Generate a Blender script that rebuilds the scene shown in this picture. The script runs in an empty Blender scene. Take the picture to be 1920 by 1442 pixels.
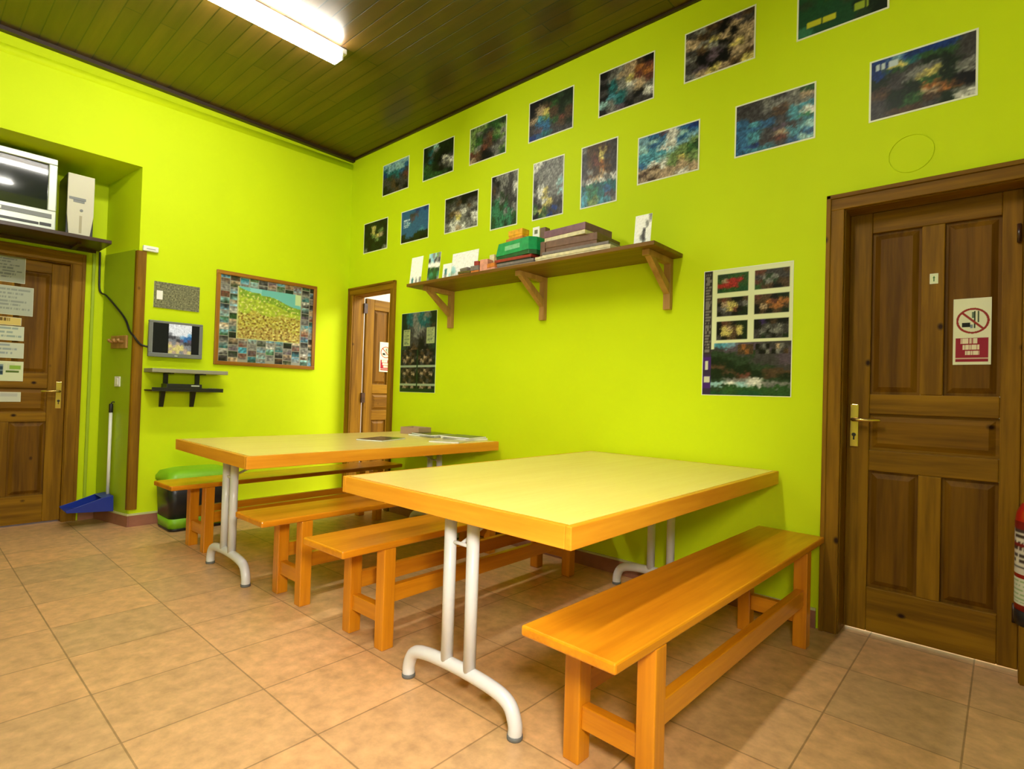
import bpy, bmesh, math, random
from mathutils import Vector, Matrix, noise
D = bpy.data
C = bpy.context.scene.collection
SC = bpy.context.scene
random.seed(7)

# ------------------------------------------------------------------ camera
FPX = 1038.3
YAW, PITCH, ROLL = 0.7295, 0.0165, 0.0295
fw = Vector((-math.sin(YAW)*math.cos(PITCH), math.cos(YAW)*math.cos(PITCH), math.sin(PITCH)))
r0 = Vector((math.cos(YAW), math.sin(YAW), 0)); u0 = r0.cross(fw)
rt = math.cos(ROLL)*r0 + math.sin(ROLL)*u0
up = -math.sin(ROLL)*r0 + math.cos(ROLL)*u0
cam = D.objects.new('camera', D.cameras.new('camera')); C.objects.link(cam)
M = Matrix((rt, up, -fw)).transposed().to_4x4(); M.translation = Vector((5.0031, -3.0601, 1.1063))
cam.matrix_world = M
cam.data.sensor_width = 36; cam.data.lens = FPX/1920*36; cam.data.clip_start = 0.05
SC.camera = cam
# ------------------------------------------------------------------ world, exposure, lights
SC.view_settings.view_transform = 'Standard'; SC.view_settings.look = 'None'
SC.view_settings.gamma = 1.0; SC.view_settings.exposure = 0.42
SC.view_settings.use_curve_mapping = False
w = D.worlds.new('world'); SC.world = w; w.use_nodes = True
w.node_tree.nodes['Background'].inputs[0].default_value = (0.75, 0.85, 1, 1)
w.node_tree.nodes['Background'].inputs[1].default_value = 0.15
LAMP_E = 46.0
def area(name, loc, target, sx, sy, power, col):
    l = D.lights.new(name, 'AREA'); l.shape = 'RECTANGLE'; l.size = sx; l.size_y = sy
    l.energy = power; l.color = col
    o = D.objects.new(name, l); C.objects.link(o); o.location = loc
    o.rotation_euler = (Vector(target)-Vector(loc)).to_track_quat('-Z', 'Y').to_euler()
    return o
area('back_fill_light', (5.2, -5.1, 1.8), (2.2, 0, 0.9), 2.4, 1.5, 12, (1.0, 0.97, 0.88))  # soft fill lamp added behind the camera, no known window there
area('next_room_light', (2.2, 1.6, 2.9), (2.2, 1.4, 0), 3.0, 1.2, 160, (1.0, 0.97, 0.93))
# the photographer's flash, held up beside the camera
fl = D.lights.new('camera_flash', 'SPOT'); fl.energy = 185; fl.spot_size = math.radians(84); fl.spot_blend = 1.0; fl.shadow_soft_size = 0.16
fl.color = (1.0, 0.93, 0.80)
flo = D.objects.new('camera_flash', fl); C.objects.link(flo); flo.location = (5.15, -3.0, 1.50)
flo.rotation_euler = (Vector((2.7, -1.15, 0.25))-Vector((5.15, -3.0, 1.50))).to_track_quat('-Z', 'Y').to_euler()

# ------------------------------------------------------------------ helpers
def s2l(c):
    return tuple(((x/255.0)/12.92 if x/255.0 <= 0.04045 else ((x/255.0+0.055)/1.055)**2.4) for x in c)
def tagit(o, label, cat, group=None):
    o['label'] = label; o['category'] = cat
    if group: o['group'] = group
    return o
def empty(name, loc=(0,0,0), rz=0, label=None, cat=None, group=None):
    o = D.objects.new(name, None); C.objects.link(o); o.location = loc; o.rotation_euler = (0,0,rz)
    o.empty_display_size = 0.05
    if label: tagit(o, label, cat, group)
    return o
class MB:
    def __init__(s): s.bm = bmesh.new(); s.mi = 0
    def _mark(s, fs):
        for f in fs: f.material_index = s.mi
    def box(s, x0, x1, y0, y1, z0, z1):
        v = [s.bm.verts.new(p) for p in ((x0,y0,z0),(x1,y0,z0),(x1,y1,z0),(x0,y1,z0),(x0,y0,z1),(x1,y0,z1),(x1,y1,z1),(x0,y1,z1))]
        s._mark([s.bm.faces.new([v[i] for i in q]) for q in ((3,2,1,0),(4,5,6,7),(0,1,5,4),(1,2,6,5),(2,3,7,6),(3,0,4,7))])
        return s
    def prism(s, pts, axis, a, b):
        """polygon pts (2D) extruded along axis from a to b"""
        def P(p, t):
            if axis == 'z': return (p[0], p[1], t)
            if axis == 'x': return (t, p[0], p[1])
            return (p[0], t, p[1])
        lo = [s.bm.verts.new(P(p, a)) for p in pts]; hi = [s.bm.verts.new(P(p, b)) for p in pts]
        n = len(pts); fs = [s.bm.faces.new(lo), s.bm.faces.new(hi)]
        for i in range(n): fs.append(s.bm.faces.new((lo[i], lo[(i+1)%n], hi[(i+1)%n], hi[i])))
        s._mark(fs); return s
    def tube(s, pts, r, n=12, caps=True):
        pts = [Vector(p) for p in pts]; rings = []
        ref = None
        for i, p in enumerate(pts):
            t = (pts[min(i+1, len(pts)-1)] - pts[max(i-1, 0)]).normalized()
            if ref is None:
                ref = Vector((0,0,1)) if abs(t.z) < 0.9 else Vector((1,0,0))
            a = t.cross(ref).normalized(); b = t.cross(a).normalized(); ref = b if False else ref
            if abs(t.dot(ref)) > 0.95:
                ref = Vector((0,1,0)); a = t.cross(ref).normalized(); b = t.cross(a).normalized()
            rr = r[i] if isinstance(r, (list, tuple)) else r
            rings.append((p, a, b, rr))
        # parallel transport
        t0 = (pts[1]-pts[0]).normalized(); a = t0.orthogonal().normalized(); vs = []
        for i, p in enumerate(pts):
            t = (pts[min(i+1, len(pts)-1)] - pts[max(i-1, 0)]).normalized()
            a = (a - t*a.dot(t)).normalized(); b = t.cross(a)
            rr = r[i] if isinstance(r, (list, tuple)) else r
            vs.append([s.bm.verts.new(p + (a*math.cos(2*math.pi*k/n) + b*math.sin(2*math.pi*k/n))*rr) for k in range(n)])
        fs = []
        for i in range(len(vs)-1):
            for k in range(n):
                f = s.bm.faces.new((vs[i][k], vs[i][(k+1)%n], vs[i+1][(k+1)%n], vs[i+1][k])); f.smooth = True; fs.append(f)
        if caps: fs += [s.bm.faces.new(vs[0][::-1]), s.bm.faces.new(vs[-1])]
        s._mark(fs); return s
    def lathe(s, prof, cx, cy, n=24, axis='z'):
        vs = []
        for (r, z) in prof:
            ring = []
            for k in range(n):
                a = 2*math.pi*k/n
                if axis == 'z': q = (cx+r*math.cos(a), cy+r*math.sin(a), z)
                elif axis == 'y': q = (cx+r*math.cos(a), z, cy+r*math.sin(a))
                else: q = (z, cx+r*math.cos(a), cy+r*math.sin(a))
                ring.append(s.bm.verts.new(q))
            vs.append(ring)
        fs = []
        for i in range(len(vs)-1):
            for k in range(n):
                f = s.bm.faces.new((vs[i][k], vs[i][(k+1)%n], vs[i+1][(k+1)%n], vs[i+1][k])); f.smooth = True; fs.append(f)
        fs += [s.bm.faces.new(vs[0][::-1]), s.bm.faces.new(vs[-1])]
        s._mark(fs); return s
    def build(s, name, mats, parent=None, bevel=0, loc=None, seg=2):
        bmesh.ops.recalc_face_normals(s.bm, faces=s.bm.faces[:])
        me = D.meshes.new(name); s.bm.to_mesh(me); s.bm.free()
        if not isinstance(mats, (list, tuple)): mats = [mats]
        for m in mats: me.materials.append(m)
        o = D.objects.new(name, me); C.objects.link(o)
        if parent: o.parent = parent
        if loc: o.location = loc
        if bevel:
            b = o.modifiers.new('bevel', 'BEVEL'); b.width = bevel; b.segments = seg; b.limit_method = 'ANGLE'; b.angle_limit = 0.7
        return o
def struct(o): o['kind'] = 'structure'; return o
def copy_tree(o, parent=None):
    c = o.copy(); C.objects.link(c); c.parent = parent
    for ch in o.children: copy_tree(ch, c)
    return c

# ------------------------------------------------------------------ materials
def mat(name, col, rough=0.5, metal=0, spec=0.5, coat=0, emit=None, es=1, noise_amt=0, noise_scale=8, bump=0):
    m = D.materials.new(name); m.use_nodes = True; nt = m.node_tree; b = nt.nodes['Principled BSDF']
    b.inputs['Base Color'].default_value = (*col, 1); b.inputs['Roughness'].default_value = rough
    b.inputs['Metallic'].default_value = metal; b.inputs['Specular IOR Level'].default_value = spec
    b.inputs['Coat Weight'].default_value = coat; b.inputs['Coat Roughness'].default_value = 0.15
    if emit: b.inputs['Emission Color'].default_value = (*emit, 1); b.inputs['Emission Strength'].default_value = es
    if noise_amt or bump:
        tc = nt.nodes.new('ShaderNodeTexCoord'); nz = nt.nodes.new('ShaderNodeTexNoise')
        nz.inputs['Scale'].default_value = noise_scale; nz.inputs['Detail'].default_value = 5
        nt.links.new(tc.outputs['Object'], nz.inputs['Vector'])
        if noise_amt:
            r = nt.nodes.new('ShaderNodeMapRange'); r.inputs['From Min'].default_value = 0.25; r.inputs['From Max'].default_value = 0.75
            r.inputs['To Min'].default_value = 1-noise_amt; r.inputs['To Max'].default_value = 1+noise_amt
            nt.links.new(nz.outputs['Fac'], r.inputs['Value'])
            mx = nt.nodes.new('ShaderNodeVectorMath'); mx.operation = 'SCALE'; mx.inputs[0].default_value = col
            nt.links.new(r.outputs[0], mx.inputs['Scale']); nt.links.new(mx.outputs[0], b.inputs['Base Color'])
        if bump:
            bp = nt.nodes.new('ShaderNodeBump'); bp.inputs['Strength'].default_value = bump; bp.inputs['Distance'].default_value = 0.01
            nt.links.new(nz.outputs['Fac'], bp.inputs['Height']); nt.links.new(bp.outputs[0], b.inputs['Normal'])
    return m
def wood(name, dark, light, axis='y', rough=0.35, coat=0.2, spec=0.4, rings=9, knots=0, knotcol=(0.03,0.012,0.004), contrast=1.0, fine=60):
    """stretched noise grain along an axis, optional knots"""
    m = D.materials.new(name); m.use_nodes = True; nt = m.node_tree; N = nt.nodes; L = nt.links
    b = N['Principled BSDF']; b.inputs['Roughness'].default_value = rough; b.inputs['Specular IOR Level'].default_value = spec
    b.inputs['Coat Weight'].default_value = coat; b.inputs['Coat Roughness'].default_value = 0.2
    tc = N.new('ShaderNodeTexCoord'); oi = N.new('ShaderNodeObjectInfo')
    ad = N.new('ShaderNodeVectorMath'); ad.operation = 'ADD'
    sc3 = N.new('ShaderNodeVectorMath'); sc3.operation = 'SCALE'; sc3.inputs[0].default_value = (3.1, 5.7, 2.3)
    L.new(oi.outputs['Random'], sc3.inputs['Scale']); L.new(tc.outputs['Object'], ad.inputs[0]); L.new(sc3.outputs[0], ad.inputs[1])
    mp = N.new('ShaderNodeMapping'); st = {'x': (0.06,1,1), 'y': (1,0.06,1), 'z': (1,1,0.06)}[axis]
    mp.inputs['Scale'].default_value = st; L.new(ad.outputs[0], mp.inputs['Vector'])
    n1 = N.new('ShaderNodeTexNoise'); n1.inputs['Scale'].default_value = rings*2; n1.inputs['Detail'].default_value = 6; n1.inputs['Roughness'].default_value = 0.6
    L.new(mp.outputs[0], n1.inputs['Vector'])
    n2 = N.new('ShaderNodeTexNoise'); n2.inputs['Scale'].default_value = fine; n2.inputs['Detail'].default_value = 3
    L.new(mp.outputs[0], n2.inputs['Vector'])
    mx = N.new('ShaderNodeMath'); mx.operation = 'MULTIPLY_ADD'; mx.inputs[1].default_value = 0.35
    L.new(n2.outputs['Fac'], mx.inputs[0]); L.new(n1.outputs['Fac'], mx.inputs[2])
    cr = N.new('ShaderNodeValToRGB'); c = 0.14/contrast
    cr.color_ramp.elements[0].position = 0.675-c; cr.color_ramp.elements[0].color = (*dark, 1)
    cr.color_ramp.elements[1].position = 0.675+c; cr.color_ramp.elements[1].color = (*light, 1)
    L.new(mx.outputs[0], cr.inputs[0]); out = cr.outputs[0]
    if knots:
        mk = N.new('ShaderNodeMapping'); ks = {'x': (0.7,1,1), 'y': (1,0.7,1), 'z': (1,1,0.7)}[axis]
        mk.inputs['Scale'].default_value = ks; L.new(ad.outputs[0], mk.inputs['Vector'])
        vo = N.new('ShaderNodeTexVoronoi'); vo.inputs['Scale'].default_value = knots; L.new(mk.outputs[0], vo.inputs['Vector'])
        mr = N.new('ShaderNodeMapRange'); mr.inputs['From Min'].default_value = 0.04; mr.inputs['From Max'].default_value = 0.10
        mr.inputs['To Min'].default_value = 1; mr.inputs['To Max'].default_value = 0
        L.new(vo.outputs['Distance'], mr.inputs['Value'])
        mc = N.new('ShaderNodeMix'); mc.data_type = 'RGBA'; L.new(mr.outputs[0], mc.inputs[0]); L.new(out, mc.inputs[6]); mc.inputs[7].default_value = (*knotcol, 1)
        out = mc.outputs[2]
    L.new(out, b.inputs['Base Color'])
    bp = N.new('ShaderNodeBump'); bp.inputs['Strength'].default_value = 0.08; bp.inputs['Distance'].default_value = 0.004
    L.new(mx.outputs[0], bp.inputs['Height']); L.new(bp.outputs[0], b.inputs['Normal'])
    return m
def brickmat(name, c1, c2, mortar, bw, rh, ms, off=(0,0,0), offset=0.5, rough=0.4, coat=0, grain='x', nscale=6, namt=0.35, bump=0.3, stretch=1.0):
    m = D.materials.new(name); m.use_nodes = True; nt = m.node_tree; N = nt.nodes; L = nt.links
    b = N['Principled BSDF']; b.inputs['Roughness'].default_value = rough; b.inputs['Coat Weight'].default_value = coat
    b.inputs['Coat Roughness'].default_value = 0.3
    tc = N.new('ShaderNodeTexCoord'); mp = N.new('ShaderNodeMapping'); mp.inputs['Location'].default_value = off
    L.new(tc.outputs['Object'], mp.inputs['Vector'])
    br = N.new('ShaderNodeTexBrick'); br.offset = offset; br.squash = 1
    br.inputs['Color1'].default_value = (*c1, 1); br.inputs['Color2'].default_value = (*c2, 1); br.inputs['Mortar'].default_value = (*mortar, 1)
    br.inputs['Scale'].default_value = 1; br.inputs['Mortar Size'].default_value = ms; br.inputs['Mortar Smooth'].default_value = 0.1
    br.inputs['Bias'].default_value = 0; br.inputs['Brick Width'].default_value = bw; br.inputs['Row Height'].default_value = rh
    L.new(mp.outputs[0], br.inputs['Vector'])
    m2 = N.new('ShaderNodeMapping'); m2.inputs['Scale'].default_value = (stretch,1,1) if grain == 'x' else (1,stretch,1)
    L.new(tc.outputs['Object'], m2.inputs['Vector'])
    nz = N.new('ShaderNodeTexNoise'); nz.inputs['Scale'].default_value = nscale; nz.inputs['Detail'].default_value = 8; nz.inputs['Roughness'].default_value = 0.62
    L.new(m2.outputs[0], nz.inputs['Vector'])
    r = N.new('ShaderNodeMapRange'); r.inputs['From Min'].default_value = 0.3; r.inputs['From Max'].default_value = 0.7
    r.inputs['To Min'].default_value = 1-namt; r.inputs['To Max'].default_value = 1+namt; L.new(nz.outputs['Fac'], r.inputs['Value'])
    sc = N.new('ShaderNodeVectorMath'); sc.operation = 'SCALE'; L.new(br.outputs['Color'], sc.inputs[0]); L.new(r.outputs[0], sc.inputs['Scale'])
    L.new(sc.outputs[0], b.inputs['Base Color'])
    bp = N.new('ShaderNodeBump'); bp.inputs['Strength'].default_value = bump; bp.inputs['Distance'].default_value = 0.003; bp.invert = True
    L.new(br.outputs['Fac'], bp.inputs['Height']); L.new(bp.outputs[0], b.inputs['Normal'])
    return m
def printmat(name, rough=0.4, emit=0):
    m = D.materials.new(name); m.use_nodes = True; nt = m.node_tree; b = nt.nodes['Principled BSDF']
    a = nt.nodes.new('ShaderNodeVertexColor'); a.layer_name = 'ink'
    b.inputs['Roughness'].default_value = rough; b.inputs['Specular IOR Level'].default_value = 0.2
    if emit:
        nt.links.new(a.outputs[0], b.inputs['Emission Color']); b.inputs['Emission Strength'].default_value = emit
        b.inputs['Base Color'].default_value = (0.01,0.01,0.01,1)
    else: nt.links.new(a.outputs[0], b.inputs['Base Color'])
    return m

GREEN = (0.595, 0.752, 0.006)
M_wall = mat('lime_plaster', GREEN, 0.6, spec=0.12, noise_amt=0.04, noise_scale=1.3, bump=0.12)
M_wallw = mat('white_plaster', (0.8,0.8,0.78), 0.7)
M_floor = brickmat('floor_tiles', (0.54,0.33,0.155), (0.68,0.38,0.17), (0.33,0.19,0.08), 0.384, 0.4375, 0.003,
                   off=(-(4.91 % 0.384), 0.37, 0), offset=0, rough=0.42, coat=0.12, nscale=15, namt=0.24, bump=0.25)
M_ceil = brickmat('pine_ceiling_boards', (0.062,0.029,0.006), (0.10,0.049,0.010), (0.015,0.007,0.002), 1.9, 0.098, 0.004,
                  off=(0.3,0.02,0), offset=0.37, rough=0.33, coat=0.25, nscale=14, namt=0.35, bump=0.8, stretch=0.07)
M_ceiltrim = mat('dark_brown_trim', (0.035,0.018,0.008), 0.4)
M_base = mat('terracotta_skirting', (0.30,0.12,0.075), 0.4, noise_amt=0.2, noise_scale=12)
M_basetop = mat('cream_skirting_edge', (0.55,0.56,0.28), 0.5)
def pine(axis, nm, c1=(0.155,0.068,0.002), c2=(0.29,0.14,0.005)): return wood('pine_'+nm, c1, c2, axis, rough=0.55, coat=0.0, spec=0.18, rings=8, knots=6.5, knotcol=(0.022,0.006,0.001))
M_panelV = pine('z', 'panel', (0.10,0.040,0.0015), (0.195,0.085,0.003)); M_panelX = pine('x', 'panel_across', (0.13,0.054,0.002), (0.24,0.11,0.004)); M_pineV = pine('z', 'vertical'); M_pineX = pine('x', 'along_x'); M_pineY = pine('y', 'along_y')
M_bench = wood('orange_varnished_pine', (0.52,0.165,0.004), (0.72,0.27,0.008), 'y', rough=0.28, coat=0.35, rings=7, contrast=0.8)
M_benchV = wood('orange_varnished_pine_upright', (0.52,0.165,0.004), (0.72,0.27,0.008), 'z', rough=0.3, coat=0.3, rings=7, contrast=0.8)
M_benchX = wood('orange_varnished_pine_crosswise', (0.52,0.165,0.004), (0.72,0.27,0.008), 'x', rough=0.3, coat=0.3, rings=7, contrast=0.8)
M_edgeY = wood('table_edging_long', (0.66,0.24,0.012), (0.84,0.37,0.025), 'y', rough=0.35, coat=0.2, rings=6, knots=1.6, knotcol=(0.3,0.08,0.01), contrast=0.8)
M_edgeX = wood('table_edging_short', (0.66,0.24,0.012), (0.84,0.37,0.025), 'x', rough=0.35, coat=0.2, rings=6, knots=1.6, knotcol=(0.3,0.08,0.01), contrast=0.8)
M_top = wood('pale_beech_laminate', (0.82,0.62,0.17), (0.88,0.70,0.21), 'y', rough=0.27, coat=0.0, spec=0.5, rings=5, contrast=0.6, fine=120)
M_steel = mat('pale_grey_enamel', (0.68,0.67,0.70), 0.32, metal=0.0, coat=0.3)
M_rubber = mat('grey_rubber', (0.12,0.12,0.12), 0.6)
M_shelf = wood('shelf_pine', (0.13,0.055,0.005), (0.22,0.10,0.011), 'x', rough=0.4, coat=0.1, rings=7)
M_brkt = wood('bracket_pine', (0.34,0.17,0.045), (0.48,0.26,0.08), 'z', rough=0.45, coat=0.1, rings=7)
M_dark = wood('dark_brown_board', (0.028,0.010,0.005), (0.06,0.02,0.01), 'y', rough=0.35, coat=0.3)
M_brass = mat('brass', (0.72,0.52,0.17), 0.25, metal=0.9)
M_black = mat('black_plastic', (0.012,0.012,0.014), 0.35)
M_blackm = mat('black_metal', (0.015,0.015,0.015), 0.45)
M_white = mat('white_plastic', (0.82,0.82,0.8), 0.35)
M_paper = mat('white_paper', (0.86,0.86,0.82), 0.55)
M_silver = mat('silver_plastic', (0.62,0.66,0.60), 0.3, metal=0.2, coat=0.3)
M_silverdk = mat('grey_plastic', (0.17,0.18,0.18), 0.35)
M_glass = mat('dark_screen_glass', (0.012,0.016,0.018), 0.06, spec=0.8, coat=0.5)
M_print = printmat('printed_paper', 0.38)
M_lit = printmat('lit_screen', 0.2, emit=1.0)
M_blue = mat('blue_plastic', (0.008,0.03,0.30), 0.35)
M_lime = mat('green_plastic', (0.22,0.52,0.01), 0.45, coat=0.1)
M_red = mat('red_enamel', (0.42,0.008,0.006), 0.3, coat=0.4)
M_lamp = mat('lamp_diffuser', (0.9,0.9,0.9), 0.4, emit=(1.0,0.965,0.87), es=LAMP_E)
M_greenshade = mat('shaded_green_board', (0.35, 0.48, 0.008), 0.45, noise_amt=0.03)  # board green taken darker to stand for the shade in the door recess

# ------------------------------------------------------------------ room shell
H = 3.436; XE = 7.3; YE = -5.3
struct(MB().box(-0.62, XE+.12, YE-.12, 3.0, -0.1, 0).build('floor', M_floor))
struct(MB().box(-0.62, XE+.12, YE-.12, 0.0, H, H+0.1).build('ceiling', M_ceil))
# right wall (y = 0) with two door openings
DX0, DX1, DT = 4.395, 5.065, 2.06      # near door opening
FX0, FX1 = 0.095, 0.748                # far door opening
wr = MB()
for a, b, z0, z1 in ((-0.62,FX0,0,H+.1),(FX0,FX1,2.055,H+.1),(FX1,DX0,0,H+.1),(DX0,DX1,DT,H+.1),(DX1,XE+.12,0,H+.1)):
    wr.box(a, b, 0, 0.12, z0, z1)
struct(wr.build('wall_right', M_wall))
# left wall (x = 0) with the splayed recess of the third door
wl = MB()
wl.prism([(0,0),(0,-1.823),(-0.5,-1.93),(-0.62,-1.93),(-0.62,0)], 'z', 0, H)
LY0, LY1, LT = -2.905, -2.135, 2.035   # leaf opening in the back of the recess
wl.box(-0.62,-0.5,LY1,-1.93,0,H); wl.box(-0.62,-0.5,-3.25,LY0,0,H); wl.box(-0.62,-0.5,LY0,LY1,LT,H)
wl.prism([(0,2.774),(-0.5,2.72),(-0.5,H),(0,H)], 'y', -3.15, -1.823)
wl.prism([(-0.5,2.72),(-0.5,H),(-0.01,H),(-0.01,2.773)], 'y', -1.93, -1.823)
wl.prism([(0,-3.15),(0,YE-.12),(-0.62,YE-.12),(-0.62,-3.05),(-0.5,-3.05)], 'z', 0, H)
struct(wl.build('wall_left', M_wall))
struct(MB().box(XE, XE+.12, YE-.12, 0, 0, H).build('wall_far_side', M_wall))
wb = MB()
for a,b,z0,z1 in ((0,4.0,0,H),(4.0,6.4,0,1.05),(4.0,6.4,2.55,H),(6.4,XE,0,H)): wb.box(a,b,YE-.12,YE,z0,z1)
struct(wb.build('wall_back', M_wall))
wf = MB(); wf.box(4.0,6.4,YE-.09,YE-.04,1.05,1.1); wf.box(4.0,6.4,YE-.09,YE-.04,2.5,2.55)
for x in (4.0,5.175,6.35): wf.box(x,x+.05,YE-.09,YE-.04,1.05,2.55)
struct(wf.build('window_1', M_white))  # unseen window frame, added to go with the soft fill lamp
# room beyond the right wall, seen through the ajar far door
nr = MB(); nr.box(-0.62,XE,3.0,3.1,0,3.2); nr.box(-0.62,-0.52,0.12,3.0,0,3.2); nr.box(XE,XE+.1,.12,3.1,0,3.2); nr.box(-0.62,XE,0.12,3.1,3.2,3.3)
nr.box(-0.52,FX0-.001,0.12,0.121,0,3.2)
struct(nr.build('wall_next_room', M_wallw))
# baseboards
def base(name, segs):
    b = MB()
    for (x0,x1,y0,y1) in segs: b.box(x0,x1,y0,y1,0,0.085)
    b.mi = 1
    for (x0,x1,y0,y1) in segs: b.box(x0,x1,y0,y1,0.085,0.097)
    return struct(b.build(name, [M_base, M_basetop]))
base('baseboard_right', [(0.83,4.315,-0.012,-0.0005),(5.15,XE,-0.012,-0.0005)])
b = MB(); b.box(0.0005,0.012,-1.823,-0.001,0,0.085); b.prism([(0.012,-1.835),(-0.5,-1.945),(-0.5,-1.931),(0,-1.824),(0.012,-1.824)],'z',0,0.085)
b.box(-0.4995,-0.488,-2.045,-1.945,0,0.085)
b.mi = 1; b.box(0.0005,0.014,-1.823,-0.001,0.085,0.099); b.prism([(0.014,-1.838),(-0.5,-1.948),(-0.5,-1.931),(0,-1.824),(0.014,-1.824)],'z',0.085,0.099)
struct(b.build('baseboard_left', [M_base, M_basetop]))
# trims at the ceiling
struct(MB().box(0.0005,0.045,-5.2,-0.001,H-0.028,H-0.0005).build('trim_1', M_ceiltrim))
struct(MB().box(0.046,XE,-0.02,-0.0005,H-0.014,H-0.0005).build('trim_2', M_ceiltrim))
t = MB(); n = 8
prof = [(0.0005,-0.03)] + [(0.0005+0.012*math.sin(math.pi*k/n), -0.03+0.06*k/n) for k in range(1,n)] + [(0.0005,0.03)]
lo = [t.bm.verts.new((p[0], -5.0, 3.26+p[1])) for p in prof]; hi = [t.bm.verts.new((p[0], -0.001, 3.365+p[1])) for p in prof]
for i in range(len(prof)-1):
    f = t.bm.faces.new((lo[i],lo[i+1],hi[i+1],hi[i])); f.smooth = True
t.bm.faces.new(lo); t.bm.faces.new(hi)
struct(t.build('trim_3', M_wall))
# round patched plaster ring above the near door
rg = MB(); rg.tube([(4.665+0.085*math.cos(2*math.pi*k/32), -0.001, 2.255+0.085*math.sin(2*math.pi*k/32)) for k in range(33)], 0.0022, 6)
struct(rg.build('trim_4', M_wall))
# painted board cladding and corner guard on the recess reveal
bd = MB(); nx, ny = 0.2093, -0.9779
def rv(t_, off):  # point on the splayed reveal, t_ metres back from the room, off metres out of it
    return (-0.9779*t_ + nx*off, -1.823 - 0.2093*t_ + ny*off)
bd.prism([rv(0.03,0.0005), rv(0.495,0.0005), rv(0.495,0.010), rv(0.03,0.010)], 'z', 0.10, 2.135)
struct(bd.build('trim_5', M_greenshade))
cg = MB(); cg.prism([(0.0005,-1.775),(0.0005,-1.823),rv(0.028,0.0005),rv(0.028,0.014),(0.006,-1.839),(0.015,-1.831),(0.015,-1.775)], 'z', 0.13, 2.125)
struct(cg.build('trim_6', M_pineV, bevel=0.002))
struct(MB().box(-0.499,-0.478,-2.018,-1.998,0.09,2.14).build('trim_7', M_greenshade, bevel=0.003))

# ------------------------------------------------------------------ doors
def casing(name, x0, x1, top, wd=0.07, lining=0.12):
    """door surround in the right wall: architrave proud of wall and lining through it"""
    root = empty(name, (x0, 0, 0)); root['kind'] = 'structure'
    a = MB()
    for (p, q) in ((x0-wd+0.012, x0+0.012), (x1-0.012, x1+wd-0.012)):
        a.box(p-x0, q-x0, -0.018, -0.0005, 0, top-0.012); 
        o1 = p if p < x0 else q-0.02
        a.box(o1-x0, o1+0.02-x0, -0.026, -0.018, 0, top+wd-0.012)
    a.build('jamb_casing', M_pineV, root, bevel=0.003)
    h = MB(); h.box(-wd+0.012, x1-x0+wd-0.012, -0.018, -0.0005, top-0.012, top+wd-0.012); h.box(-wd+0.012, x1-x0+wd-0.012, -0.026, -0.018, top+wd-0.032, top+wd-0.012)
    h.build('head_casing', M_pineX, root, bevel=0.003)
    l = MB(); l.box(0.0005,0.016,0.0,lining,0,top-0.016); l.box(x1-x0-0.016,x1-x0-0.0005,0.0,lining,0,top-0.016)
    l.build('lining', M_pineV, root)
    l2 = MB(); l2.box(0.0005,x1-x0-0.0005,0.0,lining,top-0.016,top-0.0005); l2.build('head_lining', M_pineX, root)
    return root
def leaf(parent, w, z0, z1, panels, stile_mat=M_pineV, t=0.038, name='leaf'):
    """panelled leaf in local coords: x 0..w, front face at y=0, back at y=t"""
    g = empty(name); g.parent = parent
    xs = sorted(set([0, w] + [p[0] for p in panels] + [p[1] for p in panels])); 
    fr = MB()
    # stiles and rails: cells not covered by any panel, unioned per column/row
    zs = sorted(set([z0, z1] + [p[2] for p in panels] + [p[3] for p in panels]))
    xL = min(p[0] for p in panels); xR = max(p[1] for p in panels)
    fr.box(0, xL, 0, t, z0, z1); fr.box(xR, w, 0, t, z0, z1)
    mids = [(p[1], q[0], p[2], p[3]) for p in panels for q in panels if abs(p[2]-q[2]) < 1e-6 and 0 < q[0]-p[1] < 0.3]
    for (a, b_, c, d) in mids: fr.box(a, b_, 0, t, c, d)
    fr.build('stiles', M_pineV, g, bevel=0.004)
    rr = MB(); rows = sorted(set((p[2], p[3]) for p in panels)); zz = z0
    for (a, b_) in rows: rr.box(xL, xR, 0.0005, t-0.0005, zz, a); zz = b_
    rr.box(xL, xR, 0.0005, t-0.0005, zz, z1)
    rr.build('rails', M_pineX, g, bevel=0.004)
    for (a, b_, c, d) in panels:
        pn = MB(); pn.box(a, b_, 0.016, t-0.016, c, d)
        e = 0.035
        for (yy, yo) in ((0.016, 0.003), (t-0.016, t-0.003)):
            v = [pn.bm.verts.new(p) for p in ((a+.012,yy,c+.012),(b_-.012,yy,c+.012),(b_-.012,yy,d-.012),(a+.012,yy,d-.012),(a+e,yo,c+e),(b_-e,yo,c+e),(b_-e,yo,d-e),(a+e,yo,d-e))]
            for q in ((4,5,6,7),(0,1,5,4),(1,2,6,5),(2,3,7,6),(3,0,4,7)): pn.bm.faces.new([v[i] for i in q])
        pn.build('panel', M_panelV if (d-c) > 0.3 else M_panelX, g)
    return g
def handle(parent, x, z, direction=1, y=0.0):
    h = MB(); h.box(x-0.019, x+0.019, y-0.007, y, z-0.135, z+0.075)
    p = h.build('handle_plate', M_brass, parent, bevel=0.004)
    l = MB(); l.tube([(x, y-0.006, z), (x, y-0.045, z), (x+direction*0.02, y-0.052, z), (x+direction*0.115, y-0.05, z)], [0.010,0.009,0.009,0.008], 12)
    l.build('handle_lever', M_brass, p)
    k = MB(); k.lathe([(0.009, y-0.009), (0.009, y-0.0071)], x, z-0.075, 16, 'y'); k.box(x-0.003,x+0.003,y-0.0095,y-0.009,z-0.1,z-0.078)
    k.build('keyhole', M_black, p)
    return p
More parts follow.
